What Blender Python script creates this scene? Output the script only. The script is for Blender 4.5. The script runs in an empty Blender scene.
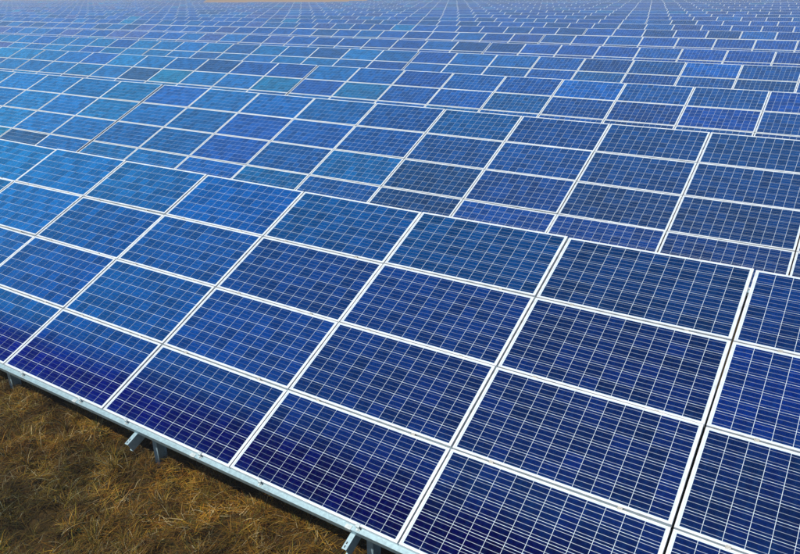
import bpy, bmesh, math, random
import numpy as np
from mathutils import Matrix, Vector

random.seed(11); rng = np.random.default_rng(11)
scene = bpy.context.scene
COL = scene.collection

# ------------------------------------------------------------------ camera
CZ = 4.97
yaw, pitch, roll = -0.5767, -0.3845, -0.0122
cam_d = bpy.data.cameras.new("camera"); cam = bpy.data.objects.new("camera", cam_d); COL.objects.link(cam)
fwd = Vector((math.sin(yaw) * math.cos(pitch), math.cos(yaw) * math.cos(pitch), math.sin(pitch)))
rt = Vector((math.cos(yaw), -math.sin(yaw), 0)); up = rt.cross(fwd)
rt2 = rt * math.cos(roll) + up * math.sin(roll); up2 = up * math.cos(roll) - rt * math.sin(roll)
cam.matrix_world = Matrix(((rt2.x, up2.x, -fwd.x, 0), (rt2.y, up2.y, -fwd.y, 0), (rt2.z, up2.z, -fwd.z, CZ), (0, 0, 0, 1)))
cam_d.sensor_width = 36; cam_d.lens = 717.0 / 800 * 36; cam_d.clip_start = 0.1; cam_d.clip_end = 5000
scene.camera = cam

# ------------------------------------------------------------------ light
SUN_EL, SUN_AZ = math.radians(57), math.radians(196)      # compass azimuth, north = +Y
world = bpy.data.worlds.new("World"); scene.world = world; world.use_nodes = True
wn = world.node_tree; wn.nodes.clear()
sky = wn.nodes.new("ShaderNodeTexSky"); sky.sky_type = 'NISHITA'; sky.sun_disc = False
sky.sun_elevation = SUN_EL; sky.sun_rotation = SUN_AZ
sky.air_density = 1.0; sky.dust_density = 0.3; sky.ozone_density = 2.5; sky.altitude = 200
bg = wn.nodes.new("ShaderNodeBackground"); bg.inputs[1].default_value = 0.08
wo = wn.nodes.new("ShaderNodeOutputWorld")
wn.links.new(sky.outputs[0], bg.inputs[0]); wn.links.new(bg.outputs[0], wo.inputs[0])
sun_d = bpy.data.lights.new("sun", 'SUN'); sun_d.energy = 4.8; sun_d.angle = math.radians(0.5); sun_d.color = (1, 0.93, 0.82)
sun = bpy.data.objects.new("sun", sun_d); COL.objects.link(sun)
sdir = Vector((math.sin(SUN_AZ) * math.cos(SUN_EL), math.cos(SUN_AZ) * math.cos(SUN_EL), math.sin(SUN_EL)))
sun.rotation_euler = sdir.to_track_quat('Z', 'Y').to_euler()
vs = scene.view_settings
vs.view_transform = 'Standard'; vs.look = 'None'; vs.exposure = 0.15; vs.gamma = 1; vs.use_curve_mapping = False
scene.cycles.max_bounces = 6; scene.cycles.diffuse_bounces = 3; scene.cycles.glossy_bounces = 3
scene.cycles.volume_bounces = 0

# ------------------------------------------------------------------ node helpers
class NT:
    def __init__(s, name):
        s.m = bpy.data.materials.new(name); s.m.use_nodes = True
        s.t = s.m.node_tree; s.t.nodes.clear()
    def n(s, typ, **kw):
        nd = s.t.nodes.new(typ)
        for k, v in kw.items():
            setattr(nd, k, v)
        return nd
    def l(s, a, b): s.t.links.new(a, b)
    def math(s, op, a, b=None, c=None, clamp=False):
        nd = s.t.nodes.new("ShaderNodeMath"); nd.operation = op; nd.use_clamp = clamp
        for i, v in enumerate((a, b, c)):
            if v is None: continue
            if isinstance(v, (int, float)): nd.inputs[i].default_value = v
            else: s.l(v, nd.inputs[i])
        return nd.outputs[0]
    def mix(s, f, a, b, blend='MIX'):
        nd = s.t.nodes.new("ShaderNodeMix"); nd.data_type = 'RGBA'; nd.blend_type = blend
        for i, v in ((0, f), (6, a), (7, b)):
            if isinstance(v, (int, float)): nd.inputs[i].default_value = v
            elif isinstance(v, tuple): nd.inputs[i].default_value = (*v, 1)
            else: s.l(v, nd.inputs[i])
        return nd.outputs[2]
    def ramp(s, f, stops):
        nd = s.t.nodes.new("ShaderNodeValToRGB"); cr = nd.color_ramp
        while len(cr.elements) > 1: cr.elements.remove(cr.elements[-1])
        cr.elements[0].position = stops[0][0]; cr.elements[0].color = (*stops[0][1], 1)
        for p, c in stops[1:]:
            e = cr.elements.new(p); e.color = (*c, 1)
        s.l(f, nd.inputs[0]); return nd.outputs[0]
    def noise(s, scale, vec=None, detail=3, rough=.5, dims='3D', w=None):
        nd = s.t.nodes.new("ShaderNodeTexNoise"); nd.noise_dimensions = dims
        nd.inputs["Scale"].default_value = scale; nd.inputs["Detail"].default_value = detail; nd.inputs["Roughness"].default_value = rough
        if vec is not None: s.l(vec, nd.inputs["Vector"])
        if w is not None: s.l(w, nd.inputs["W"])
        return nd.outputs[0]
    def out(s, sh):
        o = s.t.nodes.new("ShaderNodeOutputMaterial"); s.l(sh, o.inputs[0]); return s.m

# silicon cells behind solar glass. UV counts cells along and up the panel; vertex attribute "tone"
# (or the object's own colour) holds how this panel's colour differs from the next one, by batch or by drift along the row.
def cell_material(name, navy_foot, far=False):
    N = NT(name)
    uv = N.n("ShaderNodeUVMap").outputs[0]
    sx = N.n("ShaderNodeSeparateXYZ"); N.l(uv, sx.inputs[0])
    oi = N.n("ShaderNodeObjectInfo")
    at = N.n("ShaderNodeAttribute"); at.attribute_name = "tone"
    tone = at.outputs["Color"] if far else oi.outputs["Color"]
    fl = N.n("ShaderNodeVectorMath"); fl.operation = 'FLOOR'; N.l(uv, fl.inputs[0])
    wn_ = N.n("ShaderNodeTexWhiteNoise"); wn_.noise_dimensions = '4D'
    N.l(fl.outputs[0], wn_.inputs["Vector"])
    key = N.math('ADD', N.math('MULTIPLY', oi.outputs["Random"], 91.0), N.math('MULTIPLY', at.outputs["Fac"], 37.0 if far else 0.0))
    N.l(key, wn_.inputs["W"])
    # cell to cell
    br = N.math('MULTIPLY_ADD', wn_.outputs["Value"], 0.54, 0.73)
    base = tone
    cmb = N.n("ShaderNodeCombineColor"); [N.l(br, cmb.inputs[i]) for i in range(3)]
    base = N.mix(1.0, base, cmb.outputs[0], 'MULTIPLY')
    # multicrystalline grain
    vo = N.n("ShaderNodeTexVoronoi"); vo.voronoi_dimensions = '3D'; vo.inputs["Scale"].default_value = 9
    N.l(uv, vo.inputs["Vector"])
    sv = N.n("ShaderNodeSeparateColor"); N.l(vo.outputs["Color"], sv.inputs[0])
    gr = N.math('MULTIPLY_ADD', sv.outputs[0], 0.5, 0.75)
    cg = N.n("ShaderNodeCombineColor"); [N.l(gr, cg.inputs[i]) for i in range(3)]
    base = N.mix(0.9, base, cg.outputs[0], 'MULTIPLY')
    # nitride tint plus painted sky reflection: deep navy square on, paler and greener aslant
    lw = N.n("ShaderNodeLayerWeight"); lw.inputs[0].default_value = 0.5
    film_sheen = N.ramp(lw.outputs["Facing"], [(0.10, (0.1, 0.09, 0.38)), (0.22, (0.12, 0.18, 0.46)), (0.36, (0.15, 0.58, 0.82)), (0.5, (0.45, 1.2, 1.15)), (0.62, (2.4, 2.2, 1.45)), (0.85, (8.0, 4.2, 2.3))])
    base = N.mix(1.0, base, film_sheen, 'MULTIPLY')
    # thin dust, fading out towards the foot of the front table's lowest panels
    tc = N.n("ShaderNodeTexCoord")
    dn = N.noise(2.2, tc.outputs["Object"], 4, .6)
    dust = N.math('MULTIPLY_ADD', dn, 0.4, 0.05)
    if navy_foot:
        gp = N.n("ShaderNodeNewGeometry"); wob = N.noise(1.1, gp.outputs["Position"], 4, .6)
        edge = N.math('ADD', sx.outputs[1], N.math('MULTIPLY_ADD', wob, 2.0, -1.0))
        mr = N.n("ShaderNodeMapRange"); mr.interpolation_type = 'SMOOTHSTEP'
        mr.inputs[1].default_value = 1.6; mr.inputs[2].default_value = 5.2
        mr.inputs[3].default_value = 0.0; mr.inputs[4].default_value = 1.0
        N.l(edge, mr.inputs[0]); foot_ramp = mr.outputs[0]
        dust = N.math('MULTIPLY', dust, foot_ramp)
        base = N.mix(foot_ramp, N.mix(1.0, base, (0.3, 0.12, 0.60), 'MULTIPLY'), base)  # cell colour darkens to navy towards the panel's lower edge
    low = N.math('SUBTRACT', 1.0, N.math('DIVIDE', sx.outputs[1], 0.5), clamp=True)      # silt against the lower frame
    mp = N.n("ShaderNodeMapping"); mp.inputs["Scale"].default_value = (9, .7, 1); N.l(tc.outputs["Object"], mp.inputs[0])
    streak = N.noise(3.0, mp.outputs[0], 3, .6)
    dust = N.math('ADD', dust, N.math('MULTIPLY', N.math('SUBTRACT', streak, .45, clamp=True), .9))
    dust = N.math('ADD', dust, N.math('MULTIPLY', low, N.math('MULTIPLY', streak, .45)), clamp=True)
    base = N.mix(dust, base, N.mix(0.22, base, (0.02, 0.13, 0.36)))
    # three silver ribbons along every cell row
    fr = N.math('FRACT', N.math('MULTIPLY', sx.outputs[1], 3.0))
    dist = N.math('ABSOLUTE', N.math('SUBTRACT', fr, 0.5))
    bar = N.math('MULTIPLY', N.math('SUBTRACT', 1.0, N.math('DIVIDE', dist, 0.055), clamp=True), 0.9)
    p = N.n("ShaderNodeBsdfPrincipled")
    N.l(base, p.inputs["Base Color"])
    p.inputs["Roughness"].default_value = 0.45; p.inputs["IOR"].default_value = 1.5; p.inputs["Specular IOR Level"].default_value = 0.0
    p.inputs["Coat Weight"].default_value = 1.0; p.inputs["Coat IOR"].default_value = 1.15
    N.l(N.math('MULTIPLY_ADD', dn, 0.08, 0.05), p.inputs["Coat Roughness"])
    an = N.n("ShaderNodeBsdfAnisotropic"); an.inputs["Color"].default_value = (0.48, 0.55, 0.62, 1)
    an.inputs["Roughness"].default_value = 0.44; an.inputs["Anisotropy"].default_value = 0.3; an.inputs["Rotation"].default_value = 0.0
    tg = N.n("ShaderNodeTangent"); tg.direction_type = 'UV_MAP'; N.l(tg.outputs[0], an.inputs["Tangent"])
    df = N.n("ShaderNodeBsdfDiffuse"); df.inputs[0].default_value = (0.006, 0.03, 0.14, 1)
    ms = N.n("ShaderNodeMixShader"); ms.inputs[0].default_value = 0.6
    N.l(df.outputs[0], ms.inputs[1]); N.l(an.outputs[0], ms.inputs[2])
    m2 = N.n("ShaderNodeMixShader"); N.l(bar, m2.inputs[0]); N.l(p.outputs[0], m2.inputs[1]); N.l(ms.outputs[0], m2.inputs[2])
    return N.out(m2.outputs[0])

def simple(name, col, rough=.5, metal=0., bump=0., nscale=20., var=.12, coat=0.):
    N = NT(name); tc = N.n("ShaderNodeTexCoord")
    nz = N.noise(nscale, tc.outputs["Object"], 4, .6)
    dark = tuple(c * (1 - 2 * var) for c in col); lite = tuple(min(1, c * (1 + var)) for c in col)
    c = N.ramp(nz, [(0.3, dark), (0.65, lite)])
    p = N.n("ShaderNodeBsdfPrincipled"); N.l(c, p.inputs["Base Color"])
    p.inputs["Metallic"].default_value = metal
    N.l(N.math('MULTIPLY_ADD', nz, .2, rough - .1), p.inputs["Roughness"])
    p.inputs["Coat Weight"].default_value = coat; p.inputs["Coat Roughness"].default_value = .08
    if bump:
        b = N.n("ShaderNodeBump"); b.inputs["Strength"].default_value = bump; b.inputs["Distance"].default_value = .004
        N.l(nz, b.inputs["Height"]); N.l(b.outputs[0], p.inputs["Normal"])
    return N.out(p.outputs[0])

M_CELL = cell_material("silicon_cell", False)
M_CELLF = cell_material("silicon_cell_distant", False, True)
M_CELL_FOOT = cell_material("silicon_cell_navy_foot", True)
M_BACK = simple("white_backsheet", (0.54, 0.66, 0.76), .4, 0, 0, 3, .05, .5)
M_ALU = simple("anodised_aluminium", (0.68, 0.73, 0.77), .45, 0.25, 0, 9, .10)
M_GALV = simple("galvanised_steel", (0.30, 0.44, 0.50), .45, 0.4, .1, 30, .08)
M_GALV2 = simple("bright_zinc", (0.50, 0.58, 0.60), .4, .3, 0, 30, .1)
M_RUST = simple("weathered_clamp_steel", (0.45, 0.46, 0.44), .5, 0.4, .2, 40, .2)

# ------------------------------------------------------------------ mesh helpers
def boxes_mesh(name, boxes, mats, mat_ids=None):
    """one mesh of axis-aligned boxes (x0,y0,z0,x1,y1,z1)"""
    V, F, MI = [], [], []
    for k, (x0, y0, z0, x1, y1, z1) in enumerate(boxes):
        b = len(V)
        V += [(x0, y0, z0), (x1, y0, z0), (x1, y1, z0), (x0, y1, z0), (x0, y0, z1), (x1, y0, z1), (x1, y1, z1), (x0, y1, z1)]
        F += [(b, b + 3, b + 2, b + 1), (b + 4, b + 5, b + 6, b + 7), (b, b + 1, b + 5, b + 4), (b + 1, b + 2, b + 6, b + 5),
              (b + 2, b + 3, b + 7, b + 6), (b + 3, b, b + 4, b + 7)]
        MI += [mat_ids[k] if mat_ids else 0] * 6
    me = bpy.data.meshes.new(name); me.from_pydata(V, [], F)
    for m in mats: me.materials.append(m)
    me.polygons.foreach_set("material_index", MI); me.update(); return me

def link(name, data, parent=None, loc=(0, 0, 0), rot=(0, 0, 0)):
    o = bpy.data.objects.new(name, data); COL.objects.link(o)
    o.parent = parent; o.location = loc; o.rotation_euler = rot; return o

# ------------------------------------------------------------------ panel geometry (local: x along row, y up the slope, z out of the glass)
TAU = 0.4217
PW, PH = 1.978, 1.012
LX, LY = 1.960, 0.997
FX, FY = 0.019, 0.017              # frame face
MX, MY = 0.031, 0.023              # frame plus white margin
CW, CH = (LX - 2 * MX) / 12, (LY - 2 * MY) / 6
GX, GY = 0.0041, 0.0043            # white gap between cells
FD = 0.040                         # frame depth
CELL_T = 0.0012
ct, st = math.cos(TAU), math.sin(TAU)

def frame_boxes():
    # long rails run through, short rails butt against them; the lip stands 1.5 mm over the glass
    return [(0, 0, -FD, LX, FY, 0.0035), (0, LY - FY, -FD, LX, LY, 0.0035),
            (0, FY, -FD, FX, LY - FY, 0.0033), (LX - FX, FY, -FD, LX, LY - FY, 0.0033)]
def laminate_box():
    return (FX, FY, -0.006, LX - FX, LY - FY, 0.0)

def cells_arrays():
    V, F, UV = [], [], []
    for j in range(6):
        for i in range(12):
            x0 = MX + i * CW + GX / 2; x1 = MX + (i + 1) * CW - GX / 2
            y0 = MY + j * CH + GY / 2; y1 = MY + (j + 1) * CH - GY / 2
            quad_box(V, F, UV, x0, y0, x1, y1, i, j)
    return V, F, UV
def quad_box(V, F, UV, x0, y0, x1, y1, i, j):
    e = 0.012
    b = len(V); z0, z1 = 0.0001, CELL_T
    V += [(x0, y0, z0), (x1, y0, z0), (x1, y1, z0), (x0, y1, z0), (x0, y0, z1), (x1, y0, z1), (x1, y1, z1), (x0, y1, z1)]
    U = [(i + e, j + e), (i + 1 - e, j + e), (i + 1 - e, j + 1 - e), (i + e, j + 1 - e)] * 2
    for f in ((4, 5, 6, 7), (0, 1, 5, 4), (1, 2, 6, 5), (2, 3, 7, 6), (3, 0, 4, 7)):
        F.append(tuple(b + k for k in f)); UV += [U[k] for k in f]
def mesh_uv(name, V, F, UV, mats):
    me = bpy.data.meshes.new(name); me.from_pydata(V, [], F)
    l = me.uv_layers.new(name="UVMap"); l.data.foreach_set("uv", np.array(UV, dtype=np.float32).ravel())
    for m in mats: me.materials.append(m)
    me.update(); return me

ME_FRAME = boxes_mesh("frame", frame_boxes(), [M_ALU])
bm = bmesh.new(); bm.from_mesh(ME_FRAME); bmesh.ops.bevel(bm, geom=[e for e in bm.edges if all(abs(v.co.z - .0034) < .0003 for v in e.verts)],
    offset=0.0012, segments=1, affect='EDGES'); bm.to_mesh(ME_FRAME); bm.free()
ME_LAM = boxes_mesh("laminate", [laminate_box()], [M_BACK])
cv, cf, cu = cells_arrays()
ME_CELLS = {False: mesh_uv("cells", cv, cf, cu, [M_CELL]), True: mesh_uv("cells_navy_foot", cv, cf, cu, [M_CELL_FOOT])}
def one_piece_panel(mat, name):
    base = boxes_mesh(name, frame_boxes() + [laminate_box()], [M_ALU, M_BACK, mat], [0, 0, 0, 0, 1])
    V = [tuple(v.co) for v in base.vertices]; F = [tuple(p.vertices) for p in base.polygons]
    mi = [p.material_index for p in base.polygons]; UV = [(0, 0)] * sum(len(f) for f in F); b = len(V)
    F2 = [tuple(k + b for k in f) for f in cf]
    me = mesh_uv(name, V + cv, F + F2, UV + cu, [M_ALU, M_BACK, mat])
    me.polygons.foreach_set("material_index", mi + [2] * len(F2)); return me
ME_PANEL = {False: one_piece_panel(M_CELL, "solar_panel"), True: one_piece_panel(M_CELL_FOOT, "solar_panel_navy_foot")}

def panel_tone(even=False):
    """linear base colour of a panel's cells: batches differ in blue; a few purple-grey or turquoise ones"""
    r = random.random() * (.62 if even else 1)
    if r < .60:   c = (0.003, 0.036, 0.195)
    elif r < .74: c = (0.003, 0.043, 0.200)
    elif r < .86: c = (0.004, 0.034, 0.155)
    elif r < .97: c = (0.010, 0.036, 0.172)
    else:         c = (0.001, 0.056, 0.215)
    k = random.uniform(.86, 1.14)
    return tuple(v * k for v in c)

# ------------------------------------------------------------------ supports (in the table's tilted frame unless said)
NC, NR = 9, 4
TL = NC * PW
RAFT = [(1.27 + 1.457 * k + 5) % 9 * PW for k in range(-4, 2)]
RAFT = sorted([(1.26 + 5 - 1.457 * k) * PW for k in range(5)] + [(2.745 + 5) * PW])
PUR = [-0.04, 0.985, 1.997, 3.009, 4.012]          # lower edge of each purlin along the slope
PZ = -FD - 0.001; PD = 0.075; PWID = 0.065
def purlin_boxes(s, front=False):
    y0, y1 = s, s + PWID
    if s > 4: y1 = s + 0.05
    t = .004
    return [(0.01, y0, PZ - t, TL - 0.02, y1, PZ), (0.01, y0, PZ - PD, TL - 0.02, y0 + t, PZ - t),
            (0.01, y0 + t, PZ - PD, TL - 0.02, y1 - .01, PZ - PD + t)]
RZ = PZ - PD - .001; RD = 0.125; RW = 0.05
def rafter_boxes():
    t = .005; y0, y1 = -0.195, 4.12
    return [(0, y0, RZ - t, RW, y1, RZ), (RW - t, y0, RZ - RD, RW, y1, RZ - t), (0, y0, RZ - RD, RW - t, y1, RZ - RD + t)]
ME_RAFTER = boxes_mesh("rafter", rafter_boxes(), [M_GALV])
ME_HOLE = boxes_mesh("slot", [(0, 0, 0, .012, .022, .0012)], [simple("slot_shadow", (0.03, 0.035, 0.04), .8)])
ME_PURLIN = [boxes_mesh("purlin", purlin_boxes(s), [M_GALV]) for s in PUR]
def post_mesh(name, h):
    t, a, b = .006, .07, .12
    return boxes_mesh(name, [(0, 0, -.3, a, t, h), (a / 2 - t / 2, t, -.3, a / 2 + t / 2, b - t, h), (0, b - t, -.3, a, b, h)], [M_GALV])
def clamp_mesh():
    bx = [(-.02, -.013, 0.0038, .02, .019, .0075), (-.02, -.016, PZ + .0005, .02, -.013, .0075), (-.02, -.034, PZ + .0005, .02, -.016, PZ + .0045)]
    me = boxes_mesh("clamp", bx, [M_GALV2])
    bm = bmesh.new(); bm.from_mesh(me)
    bmesh.ops.create_cone(bm, cap_ends=True, segments=6, radius1=.0075, radius2=.0075, depth=.009, matrix=Matrix.Translation((0, -.025, PZ + .009)))
    bm.to_mesh(me); bm.free(); return me
ME_CLAMP = clamp_mesh()
def midclamp_mesh():
    me = boxes_mesh("mid_clamp", [(-.02, -.016, .0038, .02, .016, .0065), (-.018, -.005, -.03, .018, .005, .0038)], [M_RUST])
    bm = bmesh.new(); bm.from_mesh(me)
    bmesh.ops.create_cone(bm, cap_ends=True, segments=6, radius1=.006, radius2=.006, depth=.005, matrix=Matrix.Translation((0, 0, .009)))
    bm.to_mesh(me); bm.free(); return me
ME_MID = midclamp_mesh()
ME_SPLICE = boxes_mesh("bracket", [(-.032, -.044, PZ + .001, .032, -.004, PZ + .004), (-.032, -.044, PZ - PD * .6, .032, -.0405, PZ + .001)], [M_GALV2])

def sl(x, s, z):      # tilted frame -> table frame
    return (x, s * ct - z * st, s * st + z * ct)

# ------------------------------------------------------------------ the field
# (anchor x where a table ends and the next begins, y and z of the lower edge)
rows = [(-18.464, 3.970, -4.365), (-18.350, 11.396, -4.360), (-18.217, 18.766, -4.429), (-18.077, 26.076, -4.448),
        (-17.812, 33.074, -4.494), (-17.632, 40.178, -4.478), (-17.473, 47.415, -4.459), (-17.238, 54.213, -4.455),
        (-17.045, 61.121, -4.449), (-16.80, 68.019, -4.425), (-16.60, 74.831, -4.436), (-16.36, 81.60, -4.40)]
for k in range(12, 24):
    rows.append((rows[-1][0] + .2, rows[-1][1] + 6.86, -4.42 + 0.06 * math.sin(k * 1.3)))

ordn = ["", "first", "second", "third", "fourth", "fifth", "sixth", "seventh", "eighth", "ninth", "tenth", "eleventh", "twelfth",
        "thirteenth", "fourteenth", "fifteenth", "sixteenth", "seventeenth", "eighteenth", "nineteenth", "twentieth", "twenty-first",
        "twenty-second", "twenty-third", "twenty-fourth", "twenty-fifth", "twenty-sixth", "twenty-seventh", "twenty-eighth"]
def drift_tone(x):
    """cell colour drifts along the row: brighter blue to the west, slate to the east"""
    t = min(1, max(0, (x + 14) / 13 + random.gauss(0, .16))); k = random.uniform(.86, 1.14); g = random.uniform(.9, 1.12)
    a, b = (.002, .047, .205), (.006, .034, .128)
    return tuple((u * (1 - t) + v * t) * k * (g if i == 1 else 1) for i, (u, v) in enumerate(zip(a, b)))
TEAL, SLATE = (0.001, 0.068, 0.215), (0.005, 0.034, 0.115)
FIXED = {(1, 4, 1): TEAL, (1, 3, 0): (0.001, 0.06, 0.19), (1, 5, 1): SLATE, (1, 5, 0): SLATE, (2, 5, 3): (0.002, 0.060, 0.26), (1, 8, 1): SLATE, (1, 7, 1): SLATE,
         (1, 8, 2): (0.005, 0.036, 0.13), (1, 7, 2): (0.004, 0.038, 0.14), (0, 8, 3): SLATE, (0, 8, 2): (0.003, 0.030, 0.13), (0, 7, 3): (0.002, 0.050, 0.15),
         (0, 7, 2): (0.003, 0.034, 0.15), (0, 6, 3): (0.002, 0.050, 0.17), (0, 6, 2): (0.003, 0.034, 0.145), (0, 5, 3): (0.002, 0.052, 0.22),
         (3, 6, 3): (0.002, 0.055, 0.26)}
CELL_PANELS = {(7, 0), (7, 1), (8, 1), (8, 2)}     # on the front table: every cell its own object
cell_one = {}
def single_cell(i, j, w):
    key = (i, j, w)
    if key not in cell_one:
        V, F, UV = [], [], []
        x0 = MX + i * CW + GX / 2; y0 = MY + j * CH + GY / 2
        quad_box(V, F, UV, 0, 0, CW - GX, CH - GY, i, j)
        cell_one[key] = (mesh_uv("cell", V, F, UV, [M_CELL_FOOT if w else M_CELL]), (x0, y0, 0))
    return cell_one[key]

sup_cache = {}
def support_mesh(h):
    """purlins, rafters and posts of a table too far off to show them apart"""
    key = round(h, 2)
    if key in sup_cache: return sup_cache[key]
    bx = []
    for s in PUR: bx += purlin_boxes(s)
    me = boxes_mesh("support", bx, [M_GALV])
    for x in RAFT:
        m = len(me.vertices)
    V = [sl(*v.co) for v in me.vertices]; F = [tuple(p.vertices) for p in me.polygons]
    for x in RAFT:
        b = len(V); r = ME_RAFTER
        V += [sl(v.co.x + x, v.co.y, v.co.z) for v in r.vertices]; F += [tuple(k + b for k in p.vertices) for p in r.polygons]
        for s in (0.19, 3.35):
            top = s * st + RZ * ct - .02
            b = len(V)
            for (x0, y0, z0, x1, y1, z1) in ((x + RW, s * ct, -h - .3, x + RW + .07, s * ct + .12, top),):
                V += [(x0, y0, z0), (x1, y0, z0), (x1, y1, z0), (x0, y1, z0), (x0, y0, z1), (x1, y0, z1), (x1, y1, z1), (x0, y1, z1)]
                F += [(b, b + 3, b + 2, b + 1), (b + 4, b + 5, b + 6, b + 7), (b, b + 1, b + 5, b + 4), (b + 1, b + 2, b + 6, b + 5),
                      (b + 2, b + 3, b + 7, b + 6), (b + 3, b, b + 4, b + 7)]
    bpy.data.meshes.remove(me)
    me = bpy.data.meshes.new("support"); me.from_pydata(V, [], F); me.materials.append(M_GALV); me.update()
    sup_cache[key] = me; return me

# arrays of one panel for joined far tables
pm = ME_PANEL[False]
pV = np.array([v.co[:] for v in pm.vertices]); pF = [tuple(p.vertices) for p in pm.polygons]; pMI = [p.material_index for p in pm.polygons]
pUV = np.zeros(len(pm.loops) * 2, dtype=np.float32); pm.uv_layers[0].data.foreach_get("uv", pUV)
far_cache = []
def far_panels(var):
    V, F, MI, UV, TN = [], [], [], [], []
    for r in range(NR):
        for c in range(NC):
            b = len(V)
            P = pV + np.array([c * PW + .007, r * PH + .007, 0])
            V += [sl(*p) for p in P]; F += [tuple(k + b for k in f) for f in pF]; MI += pMI; UV.append(pUV)
            t = panel_tone(); TN += [(*t, 1.0)] * len(P)
    me = bpy.data.meshes.new("panels"); me.from_pydata(V, [], F)
    l = me.uv_layers.new(name="UVMap"); l.data.foreach_set("uv", np.concatenate(UV))
    for m in (M_ALU, M_BACK, M_CELLF): me.materials.append(m)
    me.polygons.foreach_set("material_index", MI)
    a = me.color_attributes.new("tone", 'FLOAT_COLOR', 'POINT'); a.data.foreach_set("color", np.array(TN, dtype=np.float32).ravel())
    me.update(); return me

def make_table(k, n, x0, y0, z0, label, group):
    """k row index from 0, n position counted from the right"""
    root = bpy.data.objects.new("solar_table", None); COL.objects.link(root)
    root.empty_display_size = .3
    h = z0 + CZ
    root.location = (x0, y0, 0); root["label"] = label; root["category"] = "solar array"; root["group"] = group
    H = h
    near = k < 3 and -22 < x0 + TL
    def P(x, s, z):
        q = sl(x, s, z); return (q[0], q[1], q[2] + H)
    if k >= 12:
        if len(far_cache) < 5: far_cache.append(far_panels(len(far_cache)))
        o = link("solar_panels", random.choice(far_cache), root, (0, 0, H)); o["kind"] = "stuff"
        link("support_frame", support_mesh(0.55), root, (0, 0, H)); return root
    for r in range(NR):
        for c in range(NC):
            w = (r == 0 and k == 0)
            jx, jy = random.gauss(0, .0022), random.gauss(0, .0022)
            loc = P(c * PW + .007 + random.uniform(-.001, .001), r * PH + .007, random.uniform(-.0005, .001)); rot = (TAU + jx, jy, 0)
            col = (*(FIXED.get((k, c, r)) if n == 1 and (k, c, r) in FIXED else (drift_tone(x0 + c * PW) if k < 4 and random.random() < (.96 - .1 * k) else panel_tone())), 1)
            if 0 < k < 3 and random.random() < .10 and (k, c, r) not in FIXED: col = (*random.choice(((.002, .058, .19), (.004, .030, .12), (.002, .048, .17))), 1)
            if near:
                o = link("solar_panel", ME_LAM, root, loc, rot)
                link("frame", ME_FRAME, o)
                if k == 0 and n == 1 and (c, r) in CELL_PANELS:
                    for j in range(6):
                        for i in range(12):
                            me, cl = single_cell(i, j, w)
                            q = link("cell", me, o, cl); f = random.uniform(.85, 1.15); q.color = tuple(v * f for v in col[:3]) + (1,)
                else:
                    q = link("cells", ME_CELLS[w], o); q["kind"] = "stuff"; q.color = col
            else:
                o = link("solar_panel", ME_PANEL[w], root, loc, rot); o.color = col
    if near:
        for me in ME_PURLIN: link("purlin", me, root, (0, 0, H), (TAU, 0, 0))
        for x in RAFT:
            rf = link("rafter", ME_RAFTER, root, P(x, 0, 0), (TAU, 0, 0))
            if k == 0:
                for yy in (-.18, -.145): link("slot", ME_HOLE, rf, (.014, yy, RZ + .0003))
            for s in (0.19, 3.35):
                top = H + s * st + RZ * ct - .03
                link("post", get_post(round(top, 2)), root, (x + RW + .002, s * ct, 0))
        for c in range(NC):
            for f in (.205, .79):
                link("clamp", ME_CLAMP, root, P((c + f) * PW, .007, 0), (TAU, 0, 0))
                for r in (1, 2, 3):
                    if k == 0: link("clamp", ME_MID, root, P((c + f) * PW, r * PH, 0), (TAU, 0, 0))
            if k == 0: link("bracket", ME_SPLICE, root, P((c + .74) * PW, 0, 0), (TAU, 0, 0))
    else:
        link("support_frame", support_mesh(round(h, 2)), root, (0, 0, H))
    return root
post_cache = {}
def get_post(h):
    if h not in post_cache: post_cache[h] = post_mesh("post", h)
    return post_cache[h]

count = 0
for k, (ax, y0, z0) in enumerate(rows):
    ax += random.uniform(-.01, .01) if k > 3 else 0
    right = [ax]
    if k < 6: right.append(ax + TL)
    xl = -(1.86 * (y0 + 4) + 8)
    xs = []
    x = ax - .055 - TL
    while x + TL > xl and (y0 < 150 or x > -110):
        if not (y0 > 121 and -165 < x < (-130 if y0 < 128 else -112)): xs.append(x)        # an unbuilt corner of the field
        x -= TL + .03
    if k == 0 and not xs: xs = [ax - .055 - TL]
    seq = [(0, right[1])] if len(right) > 1 else []
    seq += [(1, right[0])] + [(i + 2, x) for i, x in enumerate(xs)]
    for n, x in seq:
        rown = "front row" if k == 0 else ordn[k + 1] + " row from the front"
        total = len(seq)
        if n == 0:
            posn = "at the far right"
        elif n == 1:
            posn = "right of the diagonal gap"
        elif n == 2:
            posn = "beside the diagonal gap"
        else:
            posn = ordn[n - 1] + " left of the diagonal gap"
        if k == 0 and n == 1: lab = "large tilted table of blue solar panels beside the dry grass in front"
        elif k >= 12: lab = "hazy solar table in the " + rown + ", " + posn
        else: lab = "blue solar table in the " + rown + ", " + posn
        make_table(k, n, x, y0, z0, lab, "rows of tilted solar tables")
        count += 1
print("TABLES", count, "OBJECTS", len(bpy.data.objects))

# ------------------------------------------------------------------ ground
def vnoise(x, y, s, seed):
    r = np.random.default_rng(seed); T = r.random((64, 64)); x = x * s + 17.3; y = y * s + 5.1
    xi, yi = np.floor(x).astype(int), np.floor(y).astype(int); fx, fy = x - xi, y - yi
    fx = fx * fx * (3 - 2 * fx); fy = fy * fy * (3 - 2 * fy)
    g = lambda a, b: T[a % 64, b % 64]
    return (g(xi, yi) * (1 - fx) + g(xi + 1, yi) * fx) * (1 - fy) + (g(xi, yi + 1) * (1 - fx) + g(xi + 1, yi + 1) * fx) * fy

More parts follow.
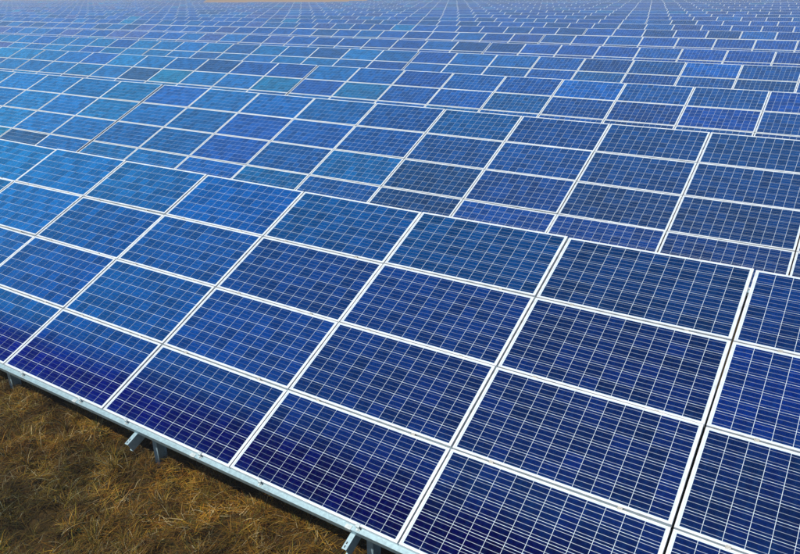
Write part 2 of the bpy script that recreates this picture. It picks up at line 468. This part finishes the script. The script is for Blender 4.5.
def terrain(x, y):
    return .022 * np.sin(x * 1.7 + .6 * y) + .14 * (vnoise(x, y, 2.1, 21) ** 2) + .13 * vnoise(x, y, 5.3, 22) ** 2 + .06 * vnoise(x, y, 10.7, 23) ** 2 - .11
def ground_material():
    N = NT("dry_ground"); tc = N.n("ShaderNodeTexCoord"); v = tc.outputs["Object"]
    a = N.noise(1.4, v, 6, .65); b = N.noise(14, v, 6, .7); c = N.noise(90, v, 4, .7)
    col = N.ramp(b, [(.3, (.005, .003, .0012)), (.5, (.016, .009, .003)), (.65, (.05, .028, .008)), (.8, (.10, .06, .016))])
    col = N.mix(a, col, N.mix(.5, col, (.05, .045, .015)))
    col = N.mix(.4, col, N.ramp(c, [(.35, (.012, .007, .003)), (.7, (.10, .06, .018))]))
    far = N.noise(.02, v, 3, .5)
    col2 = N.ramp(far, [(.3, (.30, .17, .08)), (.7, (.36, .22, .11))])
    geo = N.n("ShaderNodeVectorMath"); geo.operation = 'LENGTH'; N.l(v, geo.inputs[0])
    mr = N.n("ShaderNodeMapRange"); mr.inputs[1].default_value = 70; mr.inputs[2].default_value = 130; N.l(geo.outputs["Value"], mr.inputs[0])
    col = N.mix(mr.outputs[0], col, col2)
    p = N.n("ShaderNodeBsdfPrincipled"); N.l(col, p.inputs["Base Color"]); p.inputs["Roughness"].default_value = .95
    p.inputs["Specular IOR Level"].default_value = .1
    bp = N.n("ShaderNodeBump"); bp.inputs["Strength"].default_value = .9; bp.inputs["Distance"].default_value = .03
    N.l(b, bp.inputs["Height"]); N.l(bp.outputs[0], p.inputs["Normal"])
    return N.out(p.outputs[0])
gx = np.concatenate([[-2500, -900, -300, -120, -60, -30], np.arange(-18, 4.01, .06), [10, 30, 80, 300, 900, 2500]])
gy = np.concatenate([[-2500, -900, -200, -50, -10], np.arange(-3, 9.01, .06), [20, 60, 130, 300, 900, 2500]])
X, Y = np.meshgrid(gx, gy); Z = np.where((abs(X + 7) < 12) & (abs(Y - 3) < 7), terrain(X, Y), -.01)
V = np.stack([X.ravel(), Y.ravel(), Z.ravel()], 1); nx, ny = len(gx), len(gy)
I = (np.arange(ny - 1)[:, None] * nx + np.arange(nx - 1)[None]).ravel()
F = np.stack([I, I + 1, I + nx + 1, I + nx], 1)
me = bpy.data.meshes.new("ground"); me.from_pydata(V.tolist(), [], F.tolist()); me.materials.append(ground_material()); me.update()
me.polygons.foreach_set("use_smooth", [True] * len(me.polygons))
g = link("ground", me); g["kind"] = "structure"

# ------------------------------------------------------------------ grass
def grass_material(name):
    N = NT(name); at = N.n("ShaderNodeAttribute"); at.attribute_name = "tone"
    p = N.n("ShaderNodeBsdfPrincipled"); N.l(at.outputs["Color"], p.inputs["Base Color"]); p.inputs["Roughness"].default_value = .7
    p.inputs["Specular IOR Level"].default_value = .25
    t = N.n("ShaderNodeBsdfTranslucent"); N.l(at.outputs["Color"], t.inputs[0])
    m = N.n("ShaderNodeMixShader"); m.inputs[0].default_value = .25; N.l(p.outputs[0], m.inputs[1]); N.l(t.outputs[0], m.inputs[2])
    return N.out(m.outputs[0])
M_GRASS = grass_material("grass_blades")

def blades(name, x, y, length, lean, width, tone, az, curl, lift):
    """strips of three quads, bending over as they rise; lean 0 = upright, 1 = flat"""
    n = len(x); S = 4
    ph = np.pi / 2 * (1 - lean)                       # start elevation
    px, py, pz = x.copy(), y.copy(), terrain(x, y) + lift
    side = np.stack([-np.sin(az), np.cos(az), np.zeros(n)], 1)
    a = az.copy(); pts = []
    for s in range(S):
        w = width * (1 - (s / (S - 1)) ** 1.5 * .85) / 2
        c = np.stack([px, py, pz], 1)
        pts.append(c - side * w[:, None]); pts.append(c + side * w[:, None])
        step = length / (S - 1)
        px = px + np.cos(a) * np.cos(ph) * step; py = py + np.sin(a) * np.cos(ph) * step
        pz = np.maximum(pz + np.sin(ph) * step, terrain(px, py) + .004 + lift * .6)
        ph = ph - curl; a = a + rng.normal(0, .18, n)
    P = np.stack(pts, 1).reshape(-1, 3)
    b = np.arange(n)[:, None] * (2 * S)
    q = np.concatenate([b + np.array([[2 * s, 2 * s + 1, 2 * s + 3, 2 * s + 2]]) for s in range(S - 1)], 1).reshape(-1, 4)
    me = bpy.data.meshes.new(name)
    me.vertices.add(len(P)); me.vertices.foreach_set("co", P.ravel())
    me.loops.add(q.size); me.loops.foreach_set("vertex_index", q.ravel())
    me.polygons.add(len(q)); me.polygons.foreach_set("loop_start", np.arange(0, q.size, 4)); me.polygons.foreach_set("loop_total", np.full(len(q), 4))
    me.update(calc_edges=True)
    at = me.color_attributes.new("tone", 'FLOAT_COLOR', 'POINT')
    C = np.concatenate([np.repeat(tone, 2 * S, 0), np.ones((n * 2 * S, 1))], 1); at.data.foreach_set("color", C.astype(np.float32).ravel())
    me.materials.append(M_GRASS); return me

def spots(n, clump):
    x = rng.uniform(-13, .5, n); y = rng.uniform(-1.2, 6.2, n)
    keep = rng.random(n) < np.clip(-.05 + 2.4 * (vnoise(x, y, 2.6, 3) * .6 + vnoise(x, y, 6.5, 4) * .55 - clump), .04, 1)
    keep &= (y > -1.2 + 0 * x) & (x < -1.0 + y * .3)
    return x[keep], y[keep]
GOLD = np.array([(.56, .29, .025), (.40, .17, .016), (.60, .37, .07), (.17, .065, .010), (.38, .28, .03), (.12, .12, .02), (.85, .70, .38)])
def tones(x, y, pal, w):
    i = rng.choice(len(pal), len(x), p=np.array(w) / sum(w)); c = pal[i]
    warm = np.clip((y - 1.5) / 3 + (vnoise(x, y, 1.1, 9) - .5) * .9, 0, 1)[:, None]        # greyer, greener tussocks away from the table
    c = c * (warm + (1 - warm) * np.array([.62, .82, .95])) * (rng.uniform(.2, 1.15, len(x)) * (.01 + 1.02 * vnoise(x, y, 4.6, 31) ** 1.8 + .35 * vnoise(x, y, 9, 35) + .25 * vnoise(x, y, 1.7, 33) - .03))[:, None]
    return c
# matted, lying straw
x, y = spots(420000, .22); n = len(x)
az = rng.normal(.5, .9, n) + np.pi * (rng.random(n) < .5) + (vnoise(x, y, 1.3, 7) - .5) * 3
straw = link("dry_grass", blades("straw", x, y, rng.uniform(.05, .24, n), rng.uniform(.72, 1.0, n), rng.uniform(.0025, .0065, n),
             tones(x, y, GOLD, [3, 3, 2, 3, 2, 2, 1]), az, rng.uniform(-.05, .35, n), rng.uniform(0, .05, n) * vnoise(x, y, 4, 12) * 2))
straw["kind"] = "stuff"
# tufts standing up
cx, cy = spots(7000, .36); xs, ys, azs = [], [], []
for a, b in zip(cx, cy):
    m = rng.integers(10, 34); rr = rng.exponential(.018, m); th = rng.uniform(0, 2 * np.pi, m)
    xs.append(a + rr * np.cos(th)); ys.append(b + rr * np.sin(th)); azs.append(th + rng.normal(0, .5, m))
x, y, az = map(np.concatenate, (xs, ys, azs)); n = len(x)
tuft = link("grass_tufts", blades("tufts", x, y, rng.uniform(.07, .24, n), rng.uniform(.05, .6, n), rng.uniform(.0035, .0085, n),
            tones(x, y, GOLD, [3, 2, 4, 2, 5, 3, 1.5]), az, rng.uniform(.1, .55, n), np.zeros(n)))
tuft["kind"] = "stuff"
# green weeds
cx, cy = spots(900, .34); xs, ys, azs = [], [], []
for a, b in zip(cx, cy):
    m = rng.integers(8, 26); th = rng.uniform(0, 2 * np.pi, m); rr = rng.exponential(.03, m)
    xs.append(a + rr * np.cos(th)); ys.append(b + rr * np.sin(th)); azs.append(th)
x, y, az = map(np.concatenate, (xs, ys, azs)); n = len(x)
GREEN = np.array([(.035, .075, .022), (.06, .10, .03), (.025, .055, .03)])
weeds = link("green_weeds", blades("weeds", x, y, rng.uniform(.03, .09, n), rng.uniform(.3, .9, n), rng.uniform(.005, .012, n),
             GREEN[rng.integers(0, 3, n)] * rng.uniform(.7, 1.3, n)[:, None], az, rng.uniform(.1, .6, n), np.full(n, .01)))
weeds["kind"] = "stuff"

# ------------------------------------------------------------------ air
if True:
    hz = boxes_mesh("haze", [(-2600, -2600, -1.2, 2600, 2600, CZ + 1.5)], [])
    N = NT("haze_air"); pv = N.n("ShaderNodeVolumePrincipled"); pv.inputs["Color"].default_value = (.88, .92, 1, 1)
    pv.inputs["Density"].default_value = .0022; pv.inputs["Anisotropy"].default_value = .2
    o = N.n("ShaderNodeOutputMaterial"); N.l(pv.outputs[0], o.inputs["Volume"]); hz.materials.append(N.m)
    h = link("haze", hz); h["kind"] = "stuff"
